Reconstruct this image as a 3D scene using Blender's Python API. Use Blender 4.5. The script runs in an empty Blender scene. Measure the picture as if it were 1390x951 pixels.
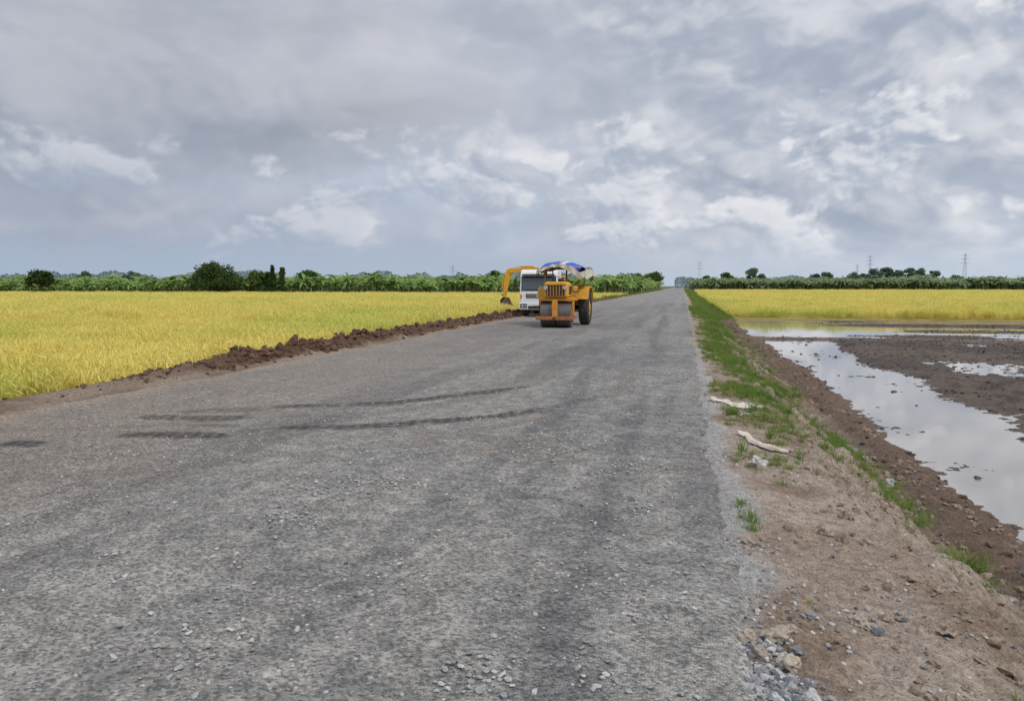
import bpy, bmesh, math, random
import numpy as np
from mathutils import Vector, Matrix, Euler
random.seed(7)
rng = np.random.RandomState(11)
scene = bpy.context.scene
R = math.radians

# ---------------------------------------------------------------- noise
_T = rng.rand(256, 256)
def vn(x, y):
    xi = np.floor(x).astype(int); yi = np.floor(y).astype(int)
    fx = x - xi; fy = y - yi
    fx = fx*fx*(3-2*fx); fy = fy*fy*(3-2*fy)
    a = _T[xi & 255, yi & 255]; b = _T[(xi+1) & 255, yi & 255]
    c = _T[xi & 255, (yi+1) & 255]; d = _T[(xi+1) & 255, (yi+1) & 255]
    return (a*(1-fx)+b*fx)*(1-fy)+(c*(1-fx)+d*fx)*fy
def fbm(x, y, s=1.0, o=4, seed=0, g=.5):
    x = np.asarray(x, float)*s+seed*17.3; y = np.asarray(y, float)*s+seed*9.1
    t = 0; a = 1; n = 0
    for i in range(o):
        t = t + a*vn(x, y); n += a; a *= g
        x, y = x*1.62-y*1.2+5.7, x*1.2+y*1.62+3.1
    return t/n
def ss(a, b, x):
    t = np.clip((x-a)/(b-a), 0, 1); return t*t*(3-2*t)
def lerp3(c, d, m):
    return c*(1-m[..., None])+np.array(d)*m[..., None]

# ---------------------------------------------------------------- material helpers
def new_mat(name):
    m = bpy.data.materials.new(name); m.use_nodes = True
    nt = m.node_tree; b = nt.nodes['Principled BSDF']
    return m, nt, b
def nd(nt, t, **k):
    n = nt.nodes.new(t)
    for a, v in k.items(): setattr(n, a, v)
    return n
def setin(nt, sock, v):
    if isinstance(v, bpy.types.NodeSocket): nt.links.new(v, sock)
    elif v is not None: sock.default_value = v
def mth(nt, op, a, b=None, c=None, clamp=False):
    n = nd(nt, 'ShaderNodeMath', operation=op); n.use_clamp = clamp
    setin(nt, n.inputs[0], a); setin(nt, n.inputs[1], b); setin(nt, n.inputs[2], c)
    return n.outputs[0]
def mix(nt, f, a, b, bt='MIX'):
    n = nd(nt, 'ShaderNodeMix', data_type='RGBA', blend_type=bt)
    setin(nt, n.inputs[0], f); setin(nt, n.inputs[6], a); setin(nt, n.inputs[7], b)
    return n.outputs[2]
def mapr(nt, v, a, b, c=0., d=1., smooth=False):
    n = nd(nt, 'ShaderNodeMapRange'); n.clamp = True
    if smooth: n.interpolation_type = 'SMOOTHSTEP'
    setin(nt, n.inputs[0], v)
    for i, q in enumerate((a, b, c, d)): n.inputs[i+1].default_value = q
    return n.outputs[0]
def noise(nt, vec, scale, detail=4, rough=.55, dist=0.):
    n = nd(nt, 'ShaderNodeTexNoise')
    setin(nt, n.inputs['Vector'], vec)
    n.inputs['Scale'].default_value = scale; n.inputs['Detail'].default_value = detail
    n.inputs['Roughness'].default_value = rough; n.inputs['Distortion'].default_value = dist
    return n.outputs[0]
def voro(nt, pos, scale):
    v = nd(nt, 'ShaderNodeTexVoronoi'); v.voronoi_dimensions = '2D'
    nt.links.new(pos, v.inputs['Vector']); v.inputs['Scale'].default_value = scale
    s = nd(nt, 'ShaderNodeSeparateColor'); nt.links.new(v.outputs['Color'], s.inputs[0])
    return v.outputs['Distance'], s.outputs[0]
def c4(c): return (c[0], c[1], c[2], 1)
def bump(nt, h, strength=.5, dist=.02):
    n = nd(nt, 'ShaderNodeBump'); n.inputs['Strength'].default_value = strength
    n.inputs['Distance'].default_value = dist; nt.links.new(h, n.inputs['Height']); return n.outputs[0]

def paint(name, col, rough=.45, dirt=.35, dirtcol=(.25, .2, .15), metal=0., scale=6.):
    m, nt, b = new_mat(name)
    tc = nd(nt, 'ShaderNodeTexCoord').outputs['Object']
    n1 = noise(nt, tc, scale, 5, .65)
    f = mapr(nt, n1, .45, .72, 0, dirt)
    c = mix(nt, f, c4(col), c4(dirtcol))
    nt.links.new(c, b.inputs['Base Color'])
    nt.links.new(mapr(nt, n1, .3, .7, rough-.1, rough+.25), b.inputs['Roughness'])
    b.inputs['Metallic'].default_value = metal
    return m
M_white = paint('white_paint', (.78, .79, .80), .35, .25)
M_yellow = paint('machine_yellow', (.74, .40, .03), .5, .5, (.28, .14, .06))
M_orange = paint('machine_orange', (.66, .29, .03), .5, .55, (.22, .1, .05))
M_rust = paint('rusty_orange', (.42, .15, .05), .75, .7, (.16, .09, .06))
M_black = paint('black_plastic', (.03, .03, .03), .6, .3, (.12, .1, .08))
M_tyre = paint('tyre_rubber', (.035, .034, .033), .85, .7, (.14, .12, .1))
M_steel = paint('worn_steel', (.13, .125, .12), .45, .6, (.10, .08, .06), .4, 9)
M_chrome = paint('lamp_silver', (.6, .6, .62), .2, .1, metal=.6)
M_cream = paint('cream_tarp', (.62, .58, .48), .7, .35)
M_grey = paint('grey_tarp', (.12, .12, .12), .8, .3)
M_seat = paint('seat_vinyl', (.05, .04, .04), .6, .2)
M_orlamp = paint('amber_lens', (.8, .25, .02), .25, .05)
M_bed = paint('dump_bed_paint', (.10, .16, .22), .5, .5)
M_bucket = paint('bucket_steel', (.13, .09, .07), .7, .7, (.2, .12, .08))
M_sack = paint('sack_cloth', (.62, .56, .48), .9, .6, (.36, .27, .2), 0, 12)
m, nt, b = new_mat('dark_glass'); M_glass = m
b.inputs['Base Color'].default_value = (.05, .07, .085, 1); b.inputs['Roughness'].default_value = .06
b.inputs['IOR'].default_value = 1.9

# ---------------------------------------------------------------- mesh helpers
def link(o): scene.collection.objects.link(o); return o
def mesh_np(name, verts, faces, mat=None, smooth=False, linkit=True):
    verts = np.asarray(verts, np.float32); faces = np.asarray(faces, np.int32)
    me = bpy.data.meshes.new(name); k = faces.shape[1]
    me.vertices.add(len(verts)); me.vertices.foreach_set('co', verts.ravel())
    me.loops.add(faces.size); me.loops.foreach_set('vertex_index', faces.ravel())
    me.polygons.add(len(faces)); me.polygons.foreach_set('loop_start', np.arange(0, faces.size, k, dtype=np.int32))
    if smooth: me.polygons.foreach_set('use_smooth', np.ones(len(faces), bool))
    me.update(calc_edges=True)
    if mat: me.materials.append(mat)
    o = bpy.data.objects.new(name, me)
    if linkit: link(o)
    return o
def grid_faces(nx, ny):
    i = np.arange(nx-1)[:, None]; j = np.arange(ny-1)[None, :]
    a = i*ny+j
    return np.stack([a, a+ny, a+ny+1, a+1], -1).reshape(-1, 4)
def setcol(o, name, C):
    ca = o.data.color_attributes.new(name, 'FLOAT_COLOR', 'POINT')
    ca.data.foreach_set('color', np.concatenate([C, np.ones(C.shape[:2]+(1,))], -1).astype(np.float32).ravel())

def finish(bm, name, mat, parent, bevel=0., smooth=True):
    me = bpy.data.meshes.new(name); bmesh.ops.recalc_face_normals(bm, faces=bm.faces)
    bm.to_mesh(me); bm.free()
    if smooth:
        for p in me.polygons: p.use_smooth = True
    me.materials.append(mat)
    o = link(bpy.data.objects.new(name, me))
    if bevel:
        md = o.modifiers.new('bevel', 'BEVEL'); md.width = bevel; md.segments = 3; md.limit_method = 'ANGLE'; md.angle_limit = R(35)
        md.harden_normals = True
    if smooth:
        try:
            me.set_sharp_from_angle(angle=R(35))
        except Exception: pass
    if parent: o.parent = parent
    return o
def box(name, x0, x1, y0, y1, z0, z1, mat, parent, bevel=.02, rot=None):
    bm = bmesh.new(); bmesh.ops.create_cube(bm, size=1)
    bmesh.ops.scale(bm, vec=(x1-x0, y1-y0, z1-z0), verts=bm.verts)
    o = finish(bm, name, mat, parent, bevel)
    o.location = ((x0+x1)/2, (y0+y1)/2, (z0+z1)/2)
    if rot: o.rotation_euler = rot
    return o
def prism(name, prof, x0, x1, mat, parent, bevel=.02, axis='x'):
    bm = bmesh.new()
    if axis == 'x': P = lambda x, p: (x, p[0], p[1])
    else: P = lambda y, p: (p[0], y, p[1])
    a = [bm.verts.new(P(x0, p)) for p in prof]; c = [bm.verts.new(P(x1, p)) for p in prof]
    bm.faces.new(a); bm.faces.new(c[::-1])
    n = len(prof)
    for i in range(n): bm.faces.new((a[i], c[i], c[(i+1) % n], a[(i+1) % n]))
    return finish(bm, name, mat, parent, bevel)
def cyl(name, p, q, r, mat, parent, seg=24, bevel=0., r2=None):
    p = Vector(p); q = Vector(q); d = q-p
    bm = bmesh.new()
    bmesh.ops.create_cone(bm, cap_ends=True, segments=seg, radius1=r, radius2=r if r2 is None else r2, depth=d.length)
    bmesh.ops.transform(bm, matrix=Matrix.Translation((p+q)/2) @ d.to_track_quat('Z', 'Y').to_matrix().to_4x4(), verts=bm.verts)
    return finish(bm, name, mat, parent, bevel)
def wheel(name, x, y, z, r, w, parent, hub=M_chrome, tyre=M_tyre):
    e = bpy.data.objects.new(name, None); link(e); e.parent = parent; e.location = (x, y, z)
    prof = [(-w/2, r*.55), (-w/2, r*.9), (-w/2+.04, r*.97), (-w/4, r), (w/4, r), (w/2-.04, r*.97), (w/2, r*.9), (w/2, r*.55)]
    bm = bmesh.new(); rings = []
    for i in range(40):
        a = 2*math.pi*i/40
        rings.append([bm.verts.new((px, pr*math.cos(a), pr*math.sin(a))) for px, pr in prof])
    for i in range(40):
        A = rings[i]; B = rings[(i+1) % 40]
        for j in range(len(prof)):
            k = (j+1) % len(prof); bm.faces.new((A[j], A[k], B[k], B[j]))
    finish(bm, name+'_tyre', tyre, e)
    cyl(name+'_rim', (-w/2+.05, 0, 0), (w/2-.05, 0, 0), r*.56, hub, e, 32, .01)
    cyl(name+'_hub', (-w/2-.0, 0, 0), (w/2+.0, 0, 0), r*.2, hub, e, 16, .01)
    return e
def empty(name, loc, rz=0):
    e = link(bpy.data.objects.new(name, None)); e.location = loc; e.rotation_euler = (0, 0, rz); return e

# ---------------------------------------------------------------- GROUND
def axis(segs):
    return np.concatenate([np.arange(a, b_-1e-6, s) for a, b_, s in segs])
def grow(a, s, f, lim):
    v = []; x = a
    while x < lim: v.append(x); x += s; s *= f
    return np.array(v+[lim])
gx = np.concatenate([-grow(13, .4, 1.12, 5000)[::-1], axis([(-12.9, -8.9, .08), (-8.9, 0, .9), (0, 4.2, .045), (4.2, 12, .1), (12, 34, .3)]), grow(34, .5, 1.12, 5000)])
gy = np.concatenate([-grow(-2.4, .8, 1.3, 5000)[::-1], axis([(2.45, 12, .045), (12, 25, .08), (25, 64, .16)]), grow(64, .4, 1.07, 5200)])
GX, GY = np.meshgrid(gx, gy, indexing='ij')

def ground_h(X, Y):
    fine = fbm(X, Y, 9, 4, 1)-.5
    med = fbm(X, Y, 2.2, 4, 2)-.5
    clodzone = ss(9, 16, Y)*(1-ss(120, 150, Y))
    cl = np.abs(fbm(X, Y, 3.2, 4, 4)-.5)*2
    wv = (fbm(Y*0, Y, .25, 2, 21)-.5)*.5
    berm = np.exp(-((X+10.15+wv)/.42)**2)*(.07+clodzone*(.08+.40*cl*fbm(X, Y, .9, 2, 5)*1.8))
    zl = -.02-.43*ss(10.2, 11.0, -X)+berm+fine*.03*ss(9.3, 9.5, -X)+fine*.09*clodzone*ss(9.6, 9.8, -X)*(1-ss(10.8, 11.2, -X))
    e1 = 1.05+.5*(fbm(Y*0, Y, .3, 3, 6)-.5)+.25*ss(14, 5, Y)
    e2 = 3.05+.5*(fbm(Y*0, Y, .4, 3, 7)-.5)
    t = np.clip((X-e1)/(e2-e1), 0, 1)
    sh = -.02-.06*ss(.4, e1, X)
    slope = -.82*(t*t*(3-2*t))
    rid = np.abs(fbm(X+.3*med, Y, 4.5, 5, 8)-.5)*2
    lump = np.abs(fbm(X, Y, 1.7, 4, 18)-.5)*2
    rough = ss(.35, .8, X)
    zr = sh+slope+rough*(med*.09+fine*.06)+((rid-.3)*.18+(lump-.3)*.22)*ss(0.0, .3, t)*(1-ss(.95, 1, t)*.5)
    w1 = 3.75+1.2*(fbm(X*0, Y, .28, 4, 9)-.5)
    w2 = 6.0+3.2*(fbm(X*.3, Y, .22, 5, 10)-.5)+.9*ss(24, 40, Y)
    chan = ss(w1-.35, w1+.25, X)*(1-ss(w2-.4, w2+.9, X))
    clod = (fbm(X, Y, 5.5, 3, 12)-.5)
    bigm = fbm(X*1.1, Y*.35, .5, 5, 13)-.5
    mud = .035+.24*bigm+clod*.15
    bankm = .09+clod*.12
    mA = np.where(X < (w1+w2)/2, bankm, mud)
    near = mA*(1-chan)+chan*(-.07+clod*.14+.24*(fbm(X, Y, .7, 5, 14)-.5))
    bigf = fbm(X*.18, Y*.8, .4, 4, 15)-.5
    far = -.07+.085*ss(9, 15, X+14*bigf)+.34*bigf*ss(7, 13, X)+clod*.07
    far = far*ss(w1-.4, w1+.3, X)+bankm*(1-ss(w1-.4, w1+.3, X))
    bd = 39.5+.03*X+.8*(fbm(X, Y*0, .3, 3, 16)-.5)
    bund = np.exp(-((Y-bd)/.75)**2)*ss(.25, .4, fbm(X, Y*0, .35, 2, 19))
    fld = np.where(Y < bd, near, far)
    fld = fld*(1-bund)+bund*(.10+clod*.1)
    rice = ss(61.5, 62.3, Y+.6*bigf)
    fld = fld*(1-rice)+rice*.12
    zf = -.9+fld
    k = ss(.8, 1.0, t)
    zr = np.where(X > e1, zr*(1-k)+zf*k, zr)
    zr = zr*ss(.2, .45, X)+(-.05)*(1-ss(.2, .45, X))
    z = np.where(X < -9.2, zl, np.where(X > .1, zr, -.06))
    z = np.where((X >= -9.45) & (X < -9.0), np.minimum(z, -.03), z)
    aux = dict(chan=chan, t=t, clodzone=clodzone, rice=rice, bund=bund, w1=w1, rid=rid)
    return z, aux
GZ, A = ground_h(GX, GY)
X, Y = GX, GY
col = np.zeros(X.shape+(3,))
n_hi = fbm(X, Y, 1.3, 5, 30); n_lo = fbm(X, Y, .25, 4, 31)
L = np.zeros_like(col)+np.array((.33, .26, .195))
L = lerp3(L, (.21, .14, .09), ss(.38, .62, n_hi)*.85)
L = lerp3(L, (.125, .065, .036), ss(9.5, 9.75, -X+.4*(n_hi-.5))*A['clodzone'])
L = lerp3(L, (.20, .15, .06), ss(10.7, 10.95, -X))
L = lerp3(L, (.42, .36, .09), ss(11.6, 13.5, -X))
L = lerp3(L, (.10, .14, .04), ss(140, 146, Y)*ss(10, 11, -X))
Rr = np.zeros_like(col)+np.array((.38, .295, .225))
Rr = lerp3(Rr, (.27, .19, .13), ss(.40, .62, n_hi)*.85)
Rr = lerp3(Rr, (.47, .40, .33), ss(.48, .66, fbm(X, Y, .9, 4, 33))*.7)
Rr = lerp3(Rr, (.17, .115, .08), (1-ss(.04, .16, A['rid']))*ss(.0, .2, A['t'])*.7)
fr = (1-ss(.40, .62, X+.5*(fbm(X, Y, 1.6, 5, 34)-.5)))*ss(3.2, 4.3, Y)*(1-ss(14, 30, Y)*.8)
Rr = lerp3(Rr, (.44, .43, .41), fr)
Rr = lerp3(Rr, (.22, .22, .21), (1-ss(.3, .8, X+.3*(n_hi-.5)))*(1-ss(3.3, 4.2, Y))*.8)
gz = ss(.2, .7, A['t'])*ss(.35, .6, fbm(X, Y, .8, 3, 35))
Rr = lerp3(Rr, (.20, .17, .07), gz*.5*(1-ss(.95, 1, A['t'])))
Rr = lerp3(Rr, (.15, .098, .066), ss(.68, .98, A['t']+.2*(n_hi-.5))*.9)
mudc = np.zeros_like(col)+np.array((.098, .080, .071))
mudc = lerp3(mudc, (.15, .115, .092), ss(.4, .6, n_lo))
mudc = lerp3(mudc, (.07, .056, .048), ss(.5, .65, fbm(X, Y, 1.6, 5, 36, .6))*.8)
mudc = lerp3(mudc, (.19, .122, .08), (1-ss(A['w1'], A['w1']+1, X))*.8)
mudc = lerp3(mudc, (.25, .18, .13), A['bund']*.7)
Rr = np.where((A['t'] > .97)[..., None], mudc, Rr)
wet = ss(.035, -.02, GZ+.9)*(X > 2.6)
Rr = lerp3(Rr, (.08, .063, .052), wet*.7)
Rr = lerp3(Rr, (.42, .35, .10), A['rice']*ss(3.2, 3.9, X))
Rr = lerp3(Rr, (.14, .18, .06), A['rice']*ss(2.0, 2.6, X)*(1-ss(3.6, 4.4, X)))
Rr = lerp3(Rr, (.10, .14, .05), ss(340, 350, Y))
col = np.where((X < -4)[..., None], L, Rr)
m, nt, b = new_mat('ground_soil'); M_ground = m
at_ = nd(nt, 'ShaderNodeAttribute', attribute_name='base')
pos = nd(nt, 'ShaderNodeNewGeometry').outputs['Position']
nf = noise(nt, pos, 14, 6, .7); nm = noise(nt, pos, 55, 2, .7)
vd, vr = voro(nt, pos, 38)
pm = mth(nt, 'MULTIPLY', mapr(nt, vd, .12, .3, 1, 0), mth(nt, 'GREATER_THAN', vr, .78))
c = mix(nt, 1., at_.outputs['Color'], mix(nt, mapr(nt, nf, .3, .7), (.55, .53, .51, 1), (1.36, 1.36, 1.36, 1)), 'MULTIPLY')
c = mix(nt, 1., c, mix(nt, mapr(nt, nm, .3, .7), (.72, .72, .72, 1), (1.22, 1.22, 1.22, 1)), 'MULTIPLY')
c = mix(nt, mth(nt, 'MULTIPLY', pm, .35), c, (.42, .4, .37, 1))
nt.links.new(c, b.inputs['Base Color'])
rgh = nd(nt, 'ShaderNodeAttribute', attribute_name='wet')
nt.links.new(mapr(nt, rgh.outputs['Fac'], 0, 1, .95, .4), b.inputs['Roughness'])
hh = mth(nt, 'ADD', nf, mth(nt, 'MULTIPLY', nm, .4)); hh = mth(nt, 'ADD', hh, mth(nt, 'MULTIPLY', pm, .4))
nt.links.new(bump(nt, hh, 1., .06), b.inputs['Normal'])
g = mesh_np('ground', np.stack([GX, GY, GZ], -1).reshape(-1, 3), grid_faces(len(gx), len(gy)), M_ground, True)
setcol(g, 'base', col)
wa = g.data.attributes.new('wet', 'FLOAT', 'POINT'); wa.data.foreach_set('value', (wet*1.).astype(np.float32).ravel())

# ---------------------------------------------------------------- WATER
m, nt, b = new_mat('muddy_water'); M_water = m
pos = nd(nt, 'ShaderNodeNewGeometry').outputs['Position']
b.inputs['Base Color'].default_value = (.32, .30, .275, 1); b.inputs['Roughness'].default_value = .03; b.inputs['IOR'].default_value = 2.0
nt.links.new(bump(nt, noise(nt, pos, 5, 2, .5), .04, .02), b.inputs['Normal'])
mesh_np('water', [(2.4, 1, -.9), (90, 1, -.9), (90, 62.6, -.9), (2.4, 62.6, -.9)], [(0, 1, 2, 3)], M_water)

# ---------------------------------------------------------------- ROAD
rx = np.concatenate([np.arange(-9.35, .3, .055), [.3, .34]])
ry = np.concatenate([axis([(-12, 2.4, 1.2), (2.4, 14, .045), (14, 30, .1), (30, 60, .25)]), grow(60, .5, 1.08, 2600)])
RX, RY = np.meshgrid(rx, ry, indexing='ij')
rz = .012*(fbm(RX, RY, .5, 3, 40)-.5)+.010*(fbm(RX, RY, 4, 3, 41)-.5)
def seg_d(px, py, pts):
    d = np.full(px.shape, 1e9)
    for (ax, ay), (bx, by) in zip(pts[:-1], pts[1:]):
        vx, vy = bx-ax, by-ay; t = np.clip(((px-ax)*vx+(py-ay)*vy)/(vx*vx+vy*vy), 0, 1)
        d = np.minimum(d, np.hypot(px-ax-t*vx, py-ay-t*vy))
    return d
tr = np.zeros_like(RX)
wx = RX+.16*(fbm(RX, RY, 1.8, 4, 42)-.5); wy = RY+.26*(fbm(RX, RY, 1.8, 4, 43)-.5)
tracks = [([(-4.85, 8.40), (-4.45, 8.52)], .18, 1.), ([(-4.2, 8.55), (-3.10, 9.24), (-2.5, 9.8), (-1.99, 10.46)], .22, 1.),
          ([(-5.79, 9.85), (-5.1, 10.15), (-4.40, 10.6), (-3.51, 11.6), (-2.83, 12.8)], .20, .9),
          ([(-6.43, 7.56), (-5.9, 7.65), (-5.45, 7.72)], .23, 1.), ([(-7.1, 8.64), (-6.5, 8.75), (-5.95, 8.9)], .24, .85), ([(-6.9, 9.2), (-6.1, 9.5)], .2, .55),
          ([(-7.45, 6.8), (-7.15, 6.84)], .2, 1.), ([(-2, 10.5), (-1.2, 12)], .14, .45), ([(-5.3, 8.1), (-4.9, 8.4), (-4.7, 9.0)], .12, .4),
          ([(-6.2, 8.2), (-5.6, 8.35)], .1, .6), ([(-4.8, 10.2), (-4.0, 10.5)], .07, .5), ([(-5.2, 9.2), (-4.3, 9.35)], .05, .5)]
for pts, w, a in tracks:
    tr = np.maximum(tr, a*(1-ss(w*.5, w*1.1, seg_d(wx, wy, pts))))
tr *= ss(.32, .52, fbm(RX, RY, 4.5, 5, 44, .6)+.10)
lug = .65+.35*(np.sin((RX*.95+RY*.3)*42) > -.2)
tr *= lug
arc = np.zeros_like(RX)
for cx, cy, r0 in [(-10.5, 14.5, 7.4), (-10.5, 14.5, 7.9), (-10.2, 13.8, 9.2), (1.5, 20, 12.3), (1.5, 20, 12.8), (-1, -1, 9.0), (-1, -1, 9.5), (-14, 2, 8.2), (-14, 2, 8.6)]:
    dd = np.abs(np.hypot(RX-cx, RY-cy)-r0)
    arc = np.maximum(arc, (1-ss(.10, .2, dd))*ss(.36, .58, fbm(RX, RY, .5, 2, 45+int(r0))))
rz = rz+tr*.012*(fbm(RX, RY, 14, 2, 46))-arc*.005
edge = ss(-.35, .3, RX)
jag = .36*(fbm(RY*0, RY, 1.3, 5, 47, .7)-.5)
jl = .5*(fbm(RY*0, RY, .9, 4, 48, .6)-.5)*(1-ss(-9.35, -9.0, RX))
RXj = RX+edge*jag+jl
rz = rz-.03*ss(.26, .34, RX)-.05*(1-ss(-9.35, -9.2, RX))
rc = np.zeros(RX.shape+(3,))+np.array((.195, .193, .186))
str_ = fbm(RX*2.0, RY*.10, 1., 4, 50); pat = fbm(RX, RY*.4, .5, 5, 51, .6); pat2 = fbm(RX, RY*.6, 2.4, 5, 52, .65); pat3 = fbm(RX, RY, 7, 4, 53, .65)
rc = lerp3(rc, (.265, .255, .232), ss(.42, .62, pat)*.75)
rc = lerp3(rc, (.115, .115, .118), ss(.46, .66, str_)*.65)
rc = lerp3(rc, (.12, .12, .124), ss(.50, .70, pat2)*.4)
rc = lerp3(rc, (.30, .292, .275), ss(.56, .72, fbm(RX, RY, 1.7, 5, 55, .7))*.4)
rc *= (.84+.32*ss(.35, .65, pat3))[..., None]
# wheel lanes polished darker, running with the road
for lx in (-2.1, -3.9, -5.8, -7.4):
    ln = np.exp(-((RX-lx+.5*(fbm(RX*0, RY, .12, 2, 58)-.5))/.35)**2)*ss(10, 24, RY)
    rc = lerp3(rc, (.15, .148, .145), ln*.45)
dust = (1-ss(-7.5, -2.6, RX+3*(pat-.5)))*(1-ss(14, 30, RY)*.6)
rc = lerp3(rc, (.24, .205, .17), dust*ss(.3, .6, fbm(RX, RY, 1.2, 5, 56, .6)+.1)*.85)
rc = lerp3(rc, (.27, .25, .22), ss(.3, 0, RX+9.3+.6*(pat2-.5))*.8)
rc = lerp3(rc, (.30, .24, .185), ss(-8.55, -9.1, RX+.9*(pat2-.5))*.85)
rc = lerp3(rc, (.19, .165, .14), arc*.6)
rc = lerp3(rc, (.042, .037, .033), tr*.95)
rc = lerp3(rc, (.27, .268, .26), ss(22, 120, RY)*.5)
m, nt, b = new_mat('gravel_asphalt'); M_road = m
at_ = nd(nt, 'ShaderNodeAttribute', attribute_name='base')
pos = nd(nt, 'ShaderNodeNewGeometry').outputs['Position']
v1d, v1r = voro(nt, pos, 62); v2d, v2r = voro(nt, pos, 27)
n3 = noise(nt, pos, 9, 6, .75)
c = mix(nt, 1., at_.outputs['Color'], mix(nt, v1r, (.46, .46, .48, 1), (1.6, 1.58, 1.54, 1)), 'MULTIPLY')
c = mix(nt, 1., c, mix(nt, mapr(nt, n3, .32, .68), (.68, .68, .69, 1), (1.3, 1.3, 1.28, 1)), 'MULTIPLY')
wsp = mth(nt, 'MULTIPLY', mth(nt, 'GREATER_THAN', v2r, .94), mapr(nt, v2d, .2, .35, 1, 0))
wsp = mth(nt, 'MULTIPLY', wsp, mapr(nt, noise(nt, pos, .9, 3, .6), .48, .6, .12, 1))
c = mix(nt, wsp, c, (.58, .57, .55, 1))
nt.links.new(c, b.inputs['Base Color']); b.inputs['Roughness'].default_value = .92
hgt = mth(nt, 'ADD', mth(nt, 'MULTIPLY', v1d, -1.), mth(nt, 'MULTIPLY', n3, 1.2))
nt.links.new(bump(nt, hgt, .8, .014), b.inputs['Normal'])
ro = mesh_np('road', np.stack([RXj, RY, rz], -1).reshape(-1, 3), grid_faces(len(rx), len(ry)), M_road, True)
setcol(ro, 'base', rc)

# ---------------------------------------------------------------- scatter system
def src_coll(name, objs):
    c = bpy.data.collections.new(name)
    for o in objs: c.objects.link(o)
    return c
def scatter(name, pts, rot, scl, coll):
    n = len(pts)
    me = bpy.data.meshes.new(name); me.vertices.add(n); me.vertices.foreach_set('co', np.asarray(pts, np.float32).ravel())
    a = me.attributes.new('rot', 'FLOAT_VECTOR', 'POINT'); a.data.foreach_set('vector', np.asarray(rot, np.float32).ravel())
    a = me.attributes.new('scl', 'FLOAT_VECTOR', 'POINT'); a.data.foreach_set('vector', np.asarray(scl, np.float32).ravel())
    a = me.attributes.new('idx', 'INT', 'POINT'); a.data.foreach_set('value', rng.randint(0, len(coll.objects), n).astype(np.int32))
    o = link(bpy.data.objects.new(name, me))
    ng = bpy.data.node_groups.new(name+'_scatter', 'GeometryNodeTree')
    ng.interface.new_socket('Geometry', in_out='INPUT', socket_type='NodeSocketGeometry')
    ng.interface.new_socket('Geometry', in_out='OUTPUT', socket_type='NodeSocketGeometry')
    gi = ng.nodes.new('NodeGroupInput'); go = ng.nodes.new('NodeGroupOutput')
    ip = ng.nodes.new('GeometryNodeInstanceOnPoints'); ci = ng.nodes.new('GeometryNodeCollectionInfo')
    ci.inputs['Collection'].default_value = coll; ci.inputs['Separate Children'].default_value = True; ci.inputs['Reset Children'].default_value = True
    def na(nm, t):
        q = ng.nodes.new('GeometryNodeInputNamedAttribute'); q.data_type = t; q.inputs['Name'].default_value = nm
        return [s for s in q.outputs if s.enabled][0]
    er = ng.nodes.new('FunctionNodeEulerToRotation')
    ng.links.new(na('rot', 'FLOAT_VECTOR'), er.inputs[0])
    ng.links.new(gi.outputs[0], ip.inputs['Points']); ng.links.new(ci.outputs[0], ip.inputs['Instance'])
    ip.inputs['Pick Instance'].default_value = True
    ng.links.new(na('idx', 'INT'), ip.inputs['Instance Index'])
    ng.links.new(er.outputs[0], ip.inputs['Rotation']); ng.links.new(na('scl', 'FLOAT_VECTOR'), ip.inputs['Scale'])
    ng.links.new(ip.outputs[0], go.inputs[0])
    md = o.modifiers.new('scatter', 'NODES'); md.node_group = ng
    return o
def leafmat(name, c1, c2, c3=None, transl=.25, nscale=.6, rough=.6, c3s=.07, c3f=.8):
    m, nt, b = new_mat(name)
    oi = nd(nt, 'ShaderNodeObjectInfo').outputs['Random']
    pos = nd(nt, 'ShaderNodeNewGeometry').outputs['Position']
    n = noise(nt, pos, nscale, 2, .6)
    f = mth(nt, 'ADD', mth(nt, 'MULTIPLY', oi, .5), mapr(nt, n, .35, .65, 0, .5))
    c = mix(nt, f, c4(c1), c4(c2))
    if c3:
        c = mix(nt, mapr(nt, noise(nt, pos, c3s, 4, .6), .46, .62, 0, c3f), c, c4(c3))
    d = nd(nt, 'ShaderNodeBsdfDiffuse'); nt.links.new(c, d.inputs[0])
    nt.nodes.remove(b)
    t = nd(nt, 'ShaderNodeBsdfTranslucent'); nt.links.new(c, t.inputs[0])
    ms = nd(nt, 'ShaderNodeMixShader'); ms.inputs[0].default_value = transl
    nt.links.new(d.outputs[0], ms.inputs[1]); nt.links.new(t.outputs[0], ms.inputs[2])
    nt.links.new(ms.outputs[0], nt.nodes['Material Output'].inputs[0])
    return m
def tuft(name, n, h, spread, lean, w, mat, seg=3, droop=.3):
    V = []; F = []
    for i in range(n):
        a = random.uniform(0, 6.283); r = random.uniform(0, spread)
        bx, by = r*math.cos(a), r*math.sin(a); a2 = a+random.uniform(-1, 1)
        hh = h*random.uniform(.6, 1.05); ln = lean*random.uniform(.2, 1.2); fa = random.uniform(0, 3.14)
        dx, dy = math.cos(a2), math.sin(a2); wx, wy = math.cos(fa), math.sin(fa)
        b0 = len(V)
        for s in range(seg+1):
            t = s/seg; off = ln*hh*t**1.8; z = hh*(t-droop*t**3*ln)
            ww = w*(1-t*.85)*.5
            px, py = bx+dx*off, by+dy*off
            V += [(px-wx*ww, py-wy*ww, z), (px+wx*ww, py+wy*ww, z)]
        for s in range(seg): F.append((b0+2*s, b0+2*s+1, b0+2*s+3, b0+2*s+2))
    return mesh_np(name, V, F, mat, False, False)
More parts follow.
